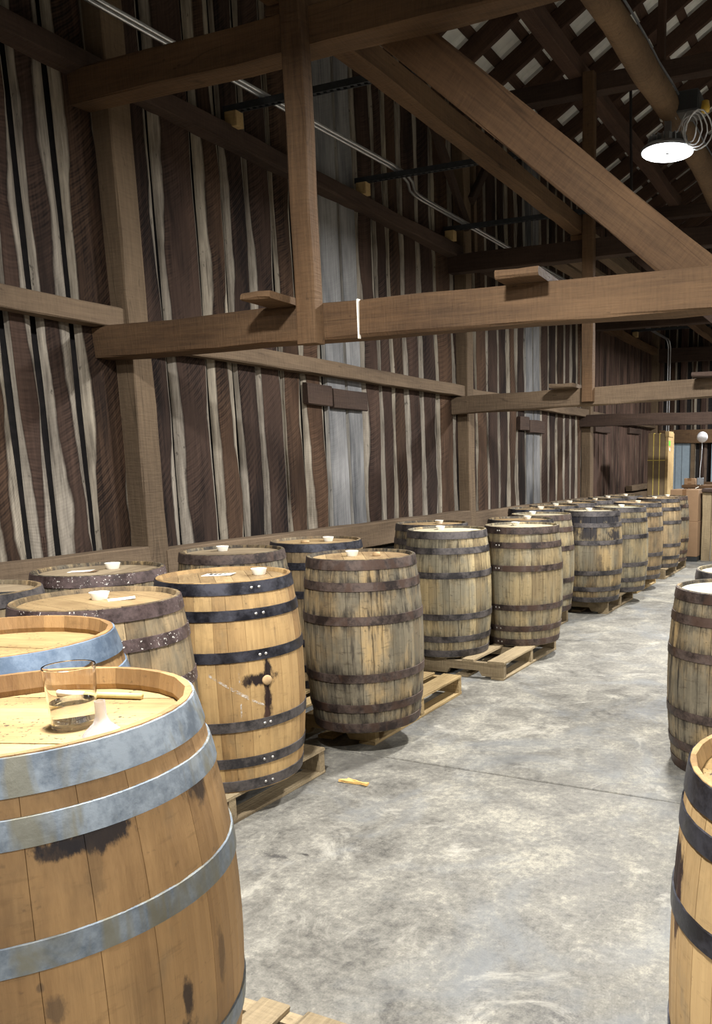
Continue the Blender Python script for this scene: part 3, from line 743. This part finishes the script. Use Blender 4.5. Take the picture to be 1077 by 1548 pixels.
def barrel(x, y, z, wood, head, hoop, label, h=.89, rh=.272, rb=.308, near=True, hoops=HOOPS, rivet=None, rot=None, recess=.016, nst=None, tilt=0, hoop2=None, gd=.003):
    global NB
    NB += 1; rg = random.Random(NB * 31)
    root = empty('oak_barrel', (x, y, z)); tag(root, label, 'barrel', 'oak barrels standing in rows')
    if tilt: root.rotation_euler = (tilt, 0, 0)
    n = nst or rg.randint(27, 31); ws = [rg.uniform(.7, 1.3) for _ in range(n)]; s = sum(ws); a = rg.uniform(0, 1)
    joined = MB()
    for wv in ws:
        a1 = a + wv / s * 2 * pi; rn = rg.uniform(.02, 1)
        if near:
            mb = MB(); stave_mesh(mb, a, a1, h, rh, rb, 16 if y > 1.7 else 26, rn, gd=gd)
            mb.build('stave', M[wood], root)
        else: stave_mesh(joined, a, a1, h, rh, rb, 12, rn, gd=gd)
        a = a1
    if not near:
        o = joined.build('staves', M[wood], root)
    # head boards
    zr = h - recess; R = prof_r(zr, h, rh, rb) - .024; ang = rot if rot is not None else rg.uniform(0, pi)
    nb = rg.randint(5, 7); cuts = [-R]
    bw = [rg.uniform(.8, 1.3) for _ in range(nb)]; sb = sum(bw)
    for q in bw: cuts.append(cuts[-1] + 2 * R * q / sb)
    hj = MB()
    for q in range(nb):
        c0, c1 = cuts[q] + .0007, cuts[q + 1] - .0007
        pts = []
        for k in range(9):
            v = c0 + (c1 - c0) * k / 8; pts.append((math.sqrt(max(0, R * R - v * v)), v))
        pts = pts + [(-u, v) for u, v in reversed(pts)]
        mb = MB() if near else hj
        rn = rg.uniform(.02, 1); zo = rg.uniform(-.0008, .0008)
        mb.quad_rings([[(u, v, zz + zo) for u, v in pts] for zz in (zr - .02, zr)], rnd=rn)
        if near:
            o = mb.build('head_board', M[head], root); o.rotation_euler = (0, 0, ang)
    if not near:
        o = hj.build('head', M[head], root); o.rotation_euler = (0, 0, ang)
    # hoops
    for k, (f0, f1) in enumerate(hoops):
        z1, z0 = h * (1 - f0), h * (1 - f1)
        if k == 0: z1 -= .002
        if k == len(hoops) - 1: z0 += .004
        r0, r1 = prof_r(z0, h, rh, rb), prof_r(z1, h, rh, rb); rm_ = prof_r((z0 + z1) / 2, h, rh, rb)
        mb = MB(); N = 64
        sec = [(r0 - .001, z0), (r0 + .0042, z0 + .001), (rm_ + .0046, (z0 + z1) / 2), (r1 + .0042, z1 - .001), (r1 - .001, z1)]
        rings = []
        for i in range(N):
            aa = 2 * pi * i / N; rings.append([(r * cos(aa), r * sin(aa), zz) for r, zz in sec])
        rings.append(rings[0]); mb.quad_rings(rings, closed=False)
        ho = mb.build('hoop', M[hoop2 if hoop2 and k >= 3 else hoop], root, smooth=True); sharp(ho, 50)
        if rivet is not None:
            for da in (-.045, .05):
                rv = MB(); rr = rm_ + .0046; aa = rivet + da + .02 * rg.uniform(-1, 1)
                rv.lathe([(.0068, 0), (.006, .002), (.003, .0035), (.0003, .004)], 10)
                ro = rv.build('rivet', M['rivet'], ho, smooth=True)
                ro.location = (rr * cos(aa), rr * sin(aa), (z0 + z1) / 2); ro.rotation_euler = (0, pi / 2, aa)
    return root

BAR = {}
ZP = .13
W1 = dict(h=.93, rh=.285, rb=.345, hoops=HOOPS_W, recess=.045, gd=.0012)
BAR[1] = barrel(-1.388, .93, ZP, 'w_new', 'h_new', 'galv', 'large honey-coloured barrel with galvanised hoops holding a glass of water', rot=.35, nst=24, **W1)
BAR[2] = barrel(-2.05, 1.31, ZP, 'w_new2', 'h_new', 'galvb', 'honey-coloured barrel with blue-grey galvanised hoops and an empty head', rot=.2, nst=24, **W1)
BAR[3] = barrel(-2.53, 2.02, ZP, 'w_mid', 'h_mid', 'fleck', 'tan barrel with purple-brown hoops flecked white, cup and card on top')
BAR[4] = barrel(-3.2, 1.96, ZP, 'w_mid', 'h_grey', 'dark', 'barrel with a dark card on its dusty head beside the sill')
BAR[5] = barrel(-3.25, 2.62, ZP, 'w_old', 'h_grey', 'fleck', 'dusty barrel with flecked hoop at the foot of the first wall post')
BAR[6] = barrel(-2.545, 2.66, ZP, 'w_gold', 'h_mid', 'black', 'golden barrel with shiny black hoops and a stained bung hole', rivet=-.39, gd=.0015, hoop2='dark')
BAR[7] = barrel(-3.24, 3.46, ZP, 'w_old', 'h_grey', 'rust', 'weathered barrel with rusty hoop behind the golden barrel')
BAR[8] = barrel(-3.17, 4.11, ZP, 'w_mid', 'h_mid', 'black', 'barrel with blue-black hoops standing under the wall hatch')
BAR[9] = barrel(-2.435, 3.525, ZP, 'w_old', 'h_mid', 'rust', 'weathered streaky barrel overhanging the corner of its pallet', rh=.276, rb=.311)
BAR[10] = barrel(-3.2, 5.62, ZP, 'w_old', 'h_mid', 'dark', 'dark weathered barrel beside the second wall post', rh=.28, rb=.314)
BAR[11] = barrel(-2.79, 5.12, ZP, 'w_old2', 'h_white', 'dark', 'pale weathered barrel with a small white tag on its top hoop', rh=.28, rb=.314)
BAR[12] = barrel(-2.43, 5.65, ZP, 'w_old2', 'h_white', 'rust', 'pale weathered barrel with rows of bright rivets on brown hoops', rivet=-1.81, rh=.28, rb=.314)
BAR[13] = barrel(-2.71, 6.27, ZP, 'w_old', 'h_mid', 'dark', 'weathered barrel right behind the riveted barrel')
BAR[14] = barrel(-2.78, 6.92, ZP, 'w_old2', 'h_white', 'rust', 'weathered barrel at the aisle edge before the blackened barrel', near=False)
BAR[15] = barrel(-3.17, 7.72, ZP, 'w_old', 'h_mid', 'black', 'barrel with a shiny dark top hoop just past the second wall post', near=False)
BAR[16] = barrel(-2.52, 7.62, ZP, 'w_dark', 'h_white', 'dark', 'weathered barrel blackened around its upper half', near=True)
BAR[18] = barrel(-2.44, 8.33, ZP, 'w_old2', 'h_white', 'dark', 'weathered barrel behind the blackened barrel on the same pallet', near=False)
BAR[19] = barrel(-2.5, 9.27, ZP, 'w_mid', 'h_mid', 'dark', 'tan barrel on the bright new pallet', near=False)
BAR[20] = barrel(-2.53, 10.4, ZP, 'w_mid', 'h_mid', 'dark', 'tan barrel on the last pallet, nearer the aisle joint', near=False)
BAR[21] = barrel(-2.56, 11.05, ZP, 'w_old', 'h_mid', 'rust', 'last barrel of the row beside the cardboard boxes', near=False)
for q, (yy, lab) in enumerate(((8.38, 'back-row barrel against the wall behind the blackened barrel'), (9.04, 'back-row barrel beyond the blackened barrel, against the wall'), (9.70, 'back-row barrel between the third wall post and the bright pallet'), (10.42, 'back-row barrel at the third wall post'), (11.1, 'back-row barrel beside the last barrel of the row'))):
    BAR[30 + q] = barrel(-3.21, yy, ZP, 'w_old', 'h_mid', 'dark', lab, near=False)
BAR[40] = barrel(-.57, 3.92, 0, 'w_old', 'h_white', 'rust', 'weathered barrel on the bare floor right of the aisle, brown hoops')
BAR[41] = barrel(-.03, 1.62, 0, 'w_gold2', 'h_new', 'black', 'golden barrel with wide black hoops on the bare floor right of the aisle', hoops=HOOPS_W, rh=.277, recess=.035, gd=.0015)
BAR[42] = barrel(-.6, 4.58, 0, 'w_old2', 'h_white', 'dark', 'pale-headed barrel on the bare floor behind the brown-hooped one')

# bung, chalk marks on the golden barrel
def on_barrel(i, a, z, out=0.):
    h, rh, rb = .89, .272, .308
    r = prof_r(z, h, rh, rb) + out
    return (r * cos(a), r * sin(a), z)
bm_ = MB(); bm_.lathe([(.021, -.006), (.021, .004), (.017, .008), (.0005, .009)], 18)
bo = bm_.build('bung', M['bung'], BAR[6], smooth=True); bo.location = on_barrel(6, -.36, .475); bo.rotation_euler = (0, pi / 2, -.36)
def chalk(pts, wdt):
    mb = MB(); L = []; Rr = []
    for (a, z) in pts:
        L.append(on_barrel(6, a, z + wdt, .0012)); Rr.append(on_barrel(6, a, z - wdt, .0012))
    mb.quad_rings([L, Rr], closed=False)
    mb.build('chalk_mark', M['chalk'], BAR[6])
def seg_(a0, z0, a1, z1, n=8): return [(a0 + (a1 - a0) * i / n, z0 + (z1 - z0) * i / n) for i in range(n + 1)]
chalk(seg_(-1.10, .52, -.86, .465), .006)
chalk(seg_(-.84, .46, -.62, .412), .008)
chalk(seg_(-.58, .40, -.42, .372), .005)
chalk(seg_(-.735, .36, -.715, .365), .028)
chalk(seg_(-.73, .50, -.715, .50), .022)
tgm = MB(); tgm.box(0, .0012, -.022, .022, -.012, .012)
to = tgm.build('tag', M['paper'], BAR[11]); aa = -1.98; to.location = (.2855 * cos(aa), .2775 * sin(aa), .865); to.rotation_euler = (0, 0, aa)
tgi = MB(); 
for q in (-.012, .0, .012): tgi.box(.0012, .0016, q - .003, q + .003, -.006, .006)
tgi.build('print', M['ink'], to)

# ------------------------------------------------------------------ cups and cards on the heads
def cup(i, dx, df, label, h=.89, rec=.016):
    b_ = BAR[i].location; p = Vector((b_.x, b_.y, 0)) + RV * dx + FV * df
    mb = MB(); mb.lathe([(.001, .0), (.024, .0), (.026, .003), (.034, .026), (.0345, .028), (.032, .028), (.025, .006), (.001, .005)], 22)
    o = mb.build('small_cup', M['white'], smooth=True, loc=(p.x, p.y, b_.z + h - rec)); sharp(o, 40)
    tag(o, label, 'cup', 'small white cups on barrel heads')
names = {3: 'the flecked tan barrel', 5: 'the dusty barrel by the first wall post', 6: 'the golden barrel', 7: 'the barrel behind the golden one', 8: 'the blue-black hooped barrel under the hatch', 9: 'the streaky overhanging barrel', 10: 'the dark barrel by the second wall post', 11: 'the white-tagged barrel', 12: 'the riveted pale barrel', 13: 'the barrel behind the riveted one', 14: 'the barrel before the blackened one', 15: 'the shiny-hooped barrel past the second post', 16: 'the blackened barrel', 18: 'the barrel behind the blackened one', 19: 'the barrel on the bright pallet', 20: 'the first barrel of the last pallet', 21: 'the last barrel of the row', 30: 'the back-row barrel behind the blackened barrel', 31: 'the back-row barrel beyond the blackened barrel', 32: 'the back-row barrel near the bright pallet', 33: 'the back-row barrel at the third post', 34: 'the back-row barrel beside the last one'}
for i, (dx, df) in {3: (-.02, .05), 5: (.01, .1), 6: (.115, .1), 7: (-.09, .09), 8: (.06, .06), 9: (-.06, .05), 10: (.05, .08), 11: (-.06, .1), 12: (-.05, .1), 13: (.06, .12), 14: (-.08, .15), 15: (.06, .1), 16: (-.02, .1), 18: (.03, .12), 19: (.02, .1), 20: (-.03, .1), 21: (.02, .1), 30: (.02, .1), 31: (-.05, .1), 32: (.05, .1), 33: (.0, .1), 34: (.05, .1)}.items():
    cup(i, dx, df, 'small white cup on ' + names[i])
def card(i, dx, df, wx, wy, rz, label, mt='paper', mark=False):
    b_ = BAR[i].location; p = Vector((b_.x, b_.y, 0)) + RV * dx + FV * df
    mb = MB(); n = 4
    top = [[(wx * (u / n - .5), wy * (v - .5), .0016 + .004 * (u / n) ** 2) for u in range(n + 1)] for v in (0, 1)]
    bot = [[(px, py, pz - .0012) for px, py, pz in r] for r in top]
    mb.quad_rings([top[0], top[1], bot[1], bot[0], top[0]], closed=False)
    o = mb.build('paper_card', M[mt], loc=(p.x, p.y, b_.z + .89 - .016)); o.rotation_euler = (0, 0, rz)
    if mark:
        k = MB()
        for q in range(4): k.box(-.04 + q * .02, -.028 + q * .02, -.01, .012, .0026, .0046)
        k.build('print', M['ink'], o)
    tag(o, label, 'card', 'cards on barrel heads')
card(3, .06, .05, .09, .055, .9, 'plain card leaning by the cup on the flecked tan barrel')
card(5, -.085, .0, .10, .06, .55, 'white folded card on the dusty barrel by the first wall post')
card(5, -.06, -.015, .11, .045, .5, 'brown card tucked under the white one on the dusty barrel', 'card')
card(6, -.06, .09, .13, .075, .42, 'white paper label with dark print on the golden barrel', mark=True)
card(4, .16, -.02, .12, .09, .4, 'dark card on the barrel beside the sill', 'boxblack')
# bung-like plug on barrel 9 and cork stopper on 8
mb = MB(); mb.lathe([(.001, 0), (.02, 0), (.022, .006), (.018, .02), (.001, .022)], 14)
p = BAR[9].location + RV * .07 + FV * .05
tag(mb.build('wooden_plug', M['bung'], smooth=True, loc=(p.x, p.y, ZP + .874)), 'small brown wooden plug lying on the streaky barrel', 'plug')
mb = MB(); mb.lathe([(.001, 0), (.026, 0), (.026, .014), (.001, .016)], 14)
p = BAR[8].location + RV * -.06 + FV * -.04
tag(mb.build('wooden_plug', M['bung'], smooth=True, loc=(p.x, p.y, ZP + .874)), 'flat brown wooden plug on the blue-black hooped barrel', 'plug')

# glass of water, stick, clear funnel on the front barrel
ZH = ZP + .93 - .045
gx, gy = -1.325, .984
g = empty('water_glass', (gx, gy, ZH)); tag(g, 'clear straight-sided glass half full of water on the front barrel', 'glass')
mb = MB(); mb.lathe([(.0005, 0), (.036, 0), (.0375, .004), (.044, .112), (.0435, .114), (.0418, .113), (.0355, .012), (.0005, .010)], 48)
sharp(mb.build('tumbler', M['glass'], g, smooth=True), 11)
mb = MB(); mb.lathe([(.0005, .0101), (.0353, .0122), (.0374, .048), (.0005, .048)], 40)
sharp(mb.build('water', M['water'], g, smooth=True), 50)
mb = MB(); mb.tube([(-1.53, 1.10, ZH + .007), (-1.44, 1.125, ZH + .007), (-1.345, 1.152, ZH + .007)], .0065, 10)
st = mb.build('tasting_stick', M['pen'], smooth=True); tag(st, 'pale stick with a cream end lying along the far rim of the front barrel', 'stick')
mb = MB(); mb.tube([(-1.532, 1.0994, ZH + .007), (-1.46, 1.1194, ZH + .007)], .0068, 10); mb.build('cream_sleeve', M['white'], st, smooth=True)
mb = MB(); mb.lathe([(.034, 0), (.028, .008), (.014, .022), (.0095, .035), (.009, .062), (.0075, .062), (.008, .036), (.0125, .022), (.026, .0085), (.032, 0), (.034, 0)], 26, cap=False)
tag(sharp(mb.build('plastic_funnel', M['frost'], smooth=True, loc=(-1.233, .967, ZH)), 50), 'small cloudy plastic funnel standing beside the water glass', 'funnel')

# ------------------------------------------------------------------ pallets
def pallet(x0, x1, y0, y1, label, mt='pallet', rz=0, nb=7, seed=1, skip=()):
    root = empty('pallet', ((x0 + x1) / 2, (y0 + y1) / 2, 0), rz); tag(root, label, 'pallet', 'wooden pallets under the barrels')
    rg = random.Random(seed); X, Y = (x1 - x0), (y1 - y0); sx = X / 2; sy = Y / 2
    def pc(name, p0, p1, w, h, m_=None):
        o = beam(name, p0, p1, w, h, M[m_ or mt], jit=.0015, ch=.003, seg=4); o.parent = root; o.matrix_parent_inverse = Matrix(); return o
    for k in range(nb):
        if k in skip: continue
        cx = -sx + .06 + (X - .12) * k / (nb - 1); wd = .13 if k in (0, nb - 1) else .09
        d = rg.uniform(-.012, .012)
        pc('deck_board', (cx, -sy + max(0, d), .121), (cx, sy + min(0, d), .121), wd, .018)
    for yy in (-sy + .022, 0, sy - .022):
        mb = MB()
        # notched stringer along X, profile in XZ
        hw = sx; pr = [(-hw, .018), (-hw * .72, .018), (-hw * .68, .055), (-hw * .30, .055), (-hw * .26, .018), (hw * .26, .018), (hw * .30, .055), (hw * .68, .055), (hw * .72, .018), (hw, .018), (hw, .113), (-hw, .113)]
        mb.quad_rings([[(px, yy + q, pz) for px, pz in pr] for q in (-.02, .02)])
        mb.build('stringer', M[mt], root)
    for k in range(5):
        cx = -sx + .05 + (X - .1) * k / 4
        pc('bottom_board', (cx, -sy, .009), (cx, sy, .009), .1, .018)
pallet(-2.36, -1.10, .35, 1.45, 'weathered pallet under the galvanised-hooped barrels', nb=8, seed=1)
pallet(-3.56, -2.365, 1.80, 3.04, 'grey pallet with split end under the golden barrel', nb=7, seed=2)
pallet(-3.52, -2.36, 3.44, 4.48, 'pallet with a bare corner beside the streaky overhanging barrel', 'pallet_b', seed=3, rz=.02)
pallet(-3.45, -2.245, 4.88, 5.9, 'slatted pallet with open deck under the white-tagged barrel', 'pallet', seed=4, nb=6)
pallet(-3.62, -2.55, 6.0, 7.02, 'pallet mostly hidden by barrels at the second wall post', seed=5)
pallet(-3.52, -2.31, 7.5, 8.45, 'brown pallet under the blackened barrel', seed=6)
pallet(-3.5, -2.37, 8.82, 9.72, 'bright yellow new pallet under the tan barrel', 'pallet_b', seed=7)
pallet(-3.5, -2.335, 10.05, 11.35, 'last pallet of the row before the boxes', seed=8)

# wood chips on the floor
for q, (a, c, wd) in enumerate((((-2.235, 2.975, .006), (-2.08, 2.985, .006), .018), ((-2.2, 2.995, .008), (-2.075, 2.97, .01), .012))):
    tag(beam('wood_chip', a, c, wd, .011, M['chip'], jit=.002, ch=.002, seg=5), ['split yellow wood chip on the floor by the pallet corner', 'thin splinter lying across the yellow wood chip'][q], 'wood chip')

# ------------------------------------------------------------------ far end: door, crate, boxes, globe
dm = MB(); dm.box(-3.78, -3.34, 16.44, 16.49, .0, 1.85); d_ = struct(dm.build('door_1', M['door']), 'blue-grey panel door in the end wall', 'door')
for x in (-3.66, -3.53):
    q = MB(); q.box(x, x + .006, 16.436, 16.44, .1, 1.85); q.build('panel_groove', M['steel'], d_)
q = MB(); q.box(-3.34, -3.27, 16.4, 16.5, 0, 1.855); q.build('door_frame', M['post'], d_)
dm = MB(); dm.box(-2.93, -2.4, 16.42, 16.49, 1.078, 1.82); struct(dm.build('door_2', M['door']), 'pale grey panel right of the globe lamp on the end wall', 'door')
cr = empty('tall_crate', (-3.23, 13.4, 0)); tag(cr, 'tall crate wrapped in brown board with yellow straps and a pale wood edge', 'crate')
q = MB(); q.box(-.17, .13, -.2, .2, .02, 1.94, ch=.006); q.build('wrap', M['crate'], cr)
q = MB(); q.box(.125, .175, -.215, .2, .0, 1.95, ch=.004); q.build('corner_post', M['newwood'], cr)
q = MB(); q.box(.12, .185, -.225, .1, 1.88, 1.97, ch=.004); q.build('end_block', M['newwood'], cr)
for x in (-.08, .02):
    q = MB(); q.box(x, x + .012, -.203, .203, .0, 1.944); q.build('strap', M['strap'], cr)
q = MB(); q.box(-.173, .13, -.204, .203, 1.5, 1.512); q.build('strap', M['strap'], cr)
q = MB(); q.box(.176, .179, -.2, -.08, 1.74, 1.82); q.build('sticker', M['green'], cr)
q = MB(); q.lathe([(.001, 0), (.03, 0), (.03, .004), (.001, .004)], 14); o = q.build('seal', M['white'], cr); o.location = (.177, -.13, 1.68); o.rotation_euler = (0, pi / 2, 0)
def carton(x0, x1, y0, y1, z0, z1, lab, sticker=False):
    r = empty('cardboard_box', ((x0 + x1) / 2, (y0 + y1) / 2, z0)); hx, hy, hz = (x1 - x0) / 2, (y1 - y0) / 2, z1 - z0
    tag(r, lab, 'box', 'cardboard boxes stacked at the far end')
    q = MB(); q.box(-hx, hx, -hy, hy, 0, hz, ch=.006); q.build('carton', M['card'], r)
    q = MB(); q.box(-.03, .03, -hy - .001, hy + .001, hz - min(.16, hz * .4), hz + .001); q.build('tape', M['tape'], r)
    q = MB(); q.box(-.03, .03, -hy - .001, -hy, 0, min(.14, hz * .3)); q.build('tape', M['tape'], r)
    q = MB(); q.box(-hx * .99, hx * .99, -.004, .004, hz - .001, hz + .002); q.build('flap_seam', M['tape'], r)
    if sticker:
        q = MB(); q.box(-hx + .07, -hx + .13, -hy - .002, -hy, .13, .42); q.build('label', M['paper'], r)
        q = MB()
        for k in range(5): q.box(-hx + .08, -hx + .12, -hy - .003, -hy - .001, .16 + k * .05, .18 + k * .05)
        q.build('print', M['ink'], r)
pl_ = MB(); pl_.box(-2.78, -2.31, 12.0, 12.55, 0, .07); tag(pl_.build('box_riser', M['boxblack']), 'dark low riser board under the cardboard boxes', 'riser')
carton(-2.76, -2.315, 12.02, 12.5, .07, .60, 'lower cardboard box with a white shipping label', True)
carton(-2.74, -2.32, 12.03, 12.48, .60, 1.07, 'upper cardboard box stacked on the labelled one')
carton(-2.67, -2.50, 12.65, 12.79, 1.124, 1.225, 'small orange-brown box on the ledge board beside the electrical box')
wb = empty('wooden_bin', (-2.0, 12.4, 0)); tag(wb, 'tall plank bin standing right of the cardboard boxes', 'bin')
for k in range(4):
    o = beam('plank', (-2.22 + k * .14, 12.2, 0), (-2.22 + k * .14, 12.2, 1.03), .135, .03, M['pallet'], side=(1, 0, 0)); o.parent = wb; o.matrix_parent_inverse = Matrix.Translation((2.0, -12.4, 0))
for k in range(3):
    o = beam('plank', (-2.27, 12.28 + k * .14, 0), (-2.27, 12.28 + k * .14, 1.03), .03, .135, M['pallet'], side=(1, 0, 0)); o.parent = wb; o.matrix_parent_inverse = Matrix.Translation((2.0, -12.4, 0))
o = beam('rim_board', (-2.29, 12.3, 1.06), (-1.7, 12.3, 1.06), .34, .05, M['frame_d']); o.parent = wb; o.matrix_parent_inverse = Matrix.Translation((2.0, -12.4, 0))
gl = empty('globe_lamp', (-2.415, 12.7, 1.124)); tag(gl, 'white globe lamp on a thin stem above a small electrical box', 'lamp')
q = MB(); q.lathe([(.002 + .082 * sin(pi * k / 14), .73 - .082 * cos(pi * k / 14)) for k in range(15)], 24); q.build('globe', M['globe'], gl, smooth=True)
q = MB(); q.tube([(0, 0, .655), (-.004, 0, .4), (-.02, 0, .25), (-.02, 0, .1)], .007, 8); q.build('stem', M['cable'], gl, smooth=True)
q = MB(); q.box(-.06, .04, -.03, .03, .0, .11, ch=.006); q.build('electrical_box', M['alu'], gl)
q = MB(); q.tube([(.0, -.01, .01), (.0, -.06, -.02), (-.06, -.12, -.05)], .007, 8); q.build('cord', M['white'], gl, smooth=True)
lb = beam('ledge_board', (-2.7, 12.72, 1.10), (-1.6, 12.72, 1.10), .2, .05, M['frame'])
struct(lb, 'brown ledge board behind the cardboard boxes', 'board')
for x in (.05, 1.05):
    q = MB(); q.box(x - .03, x + .03, -.04, .04, -1.10, -.02, ch=.004); q.build('leg', M['frame'], lb)
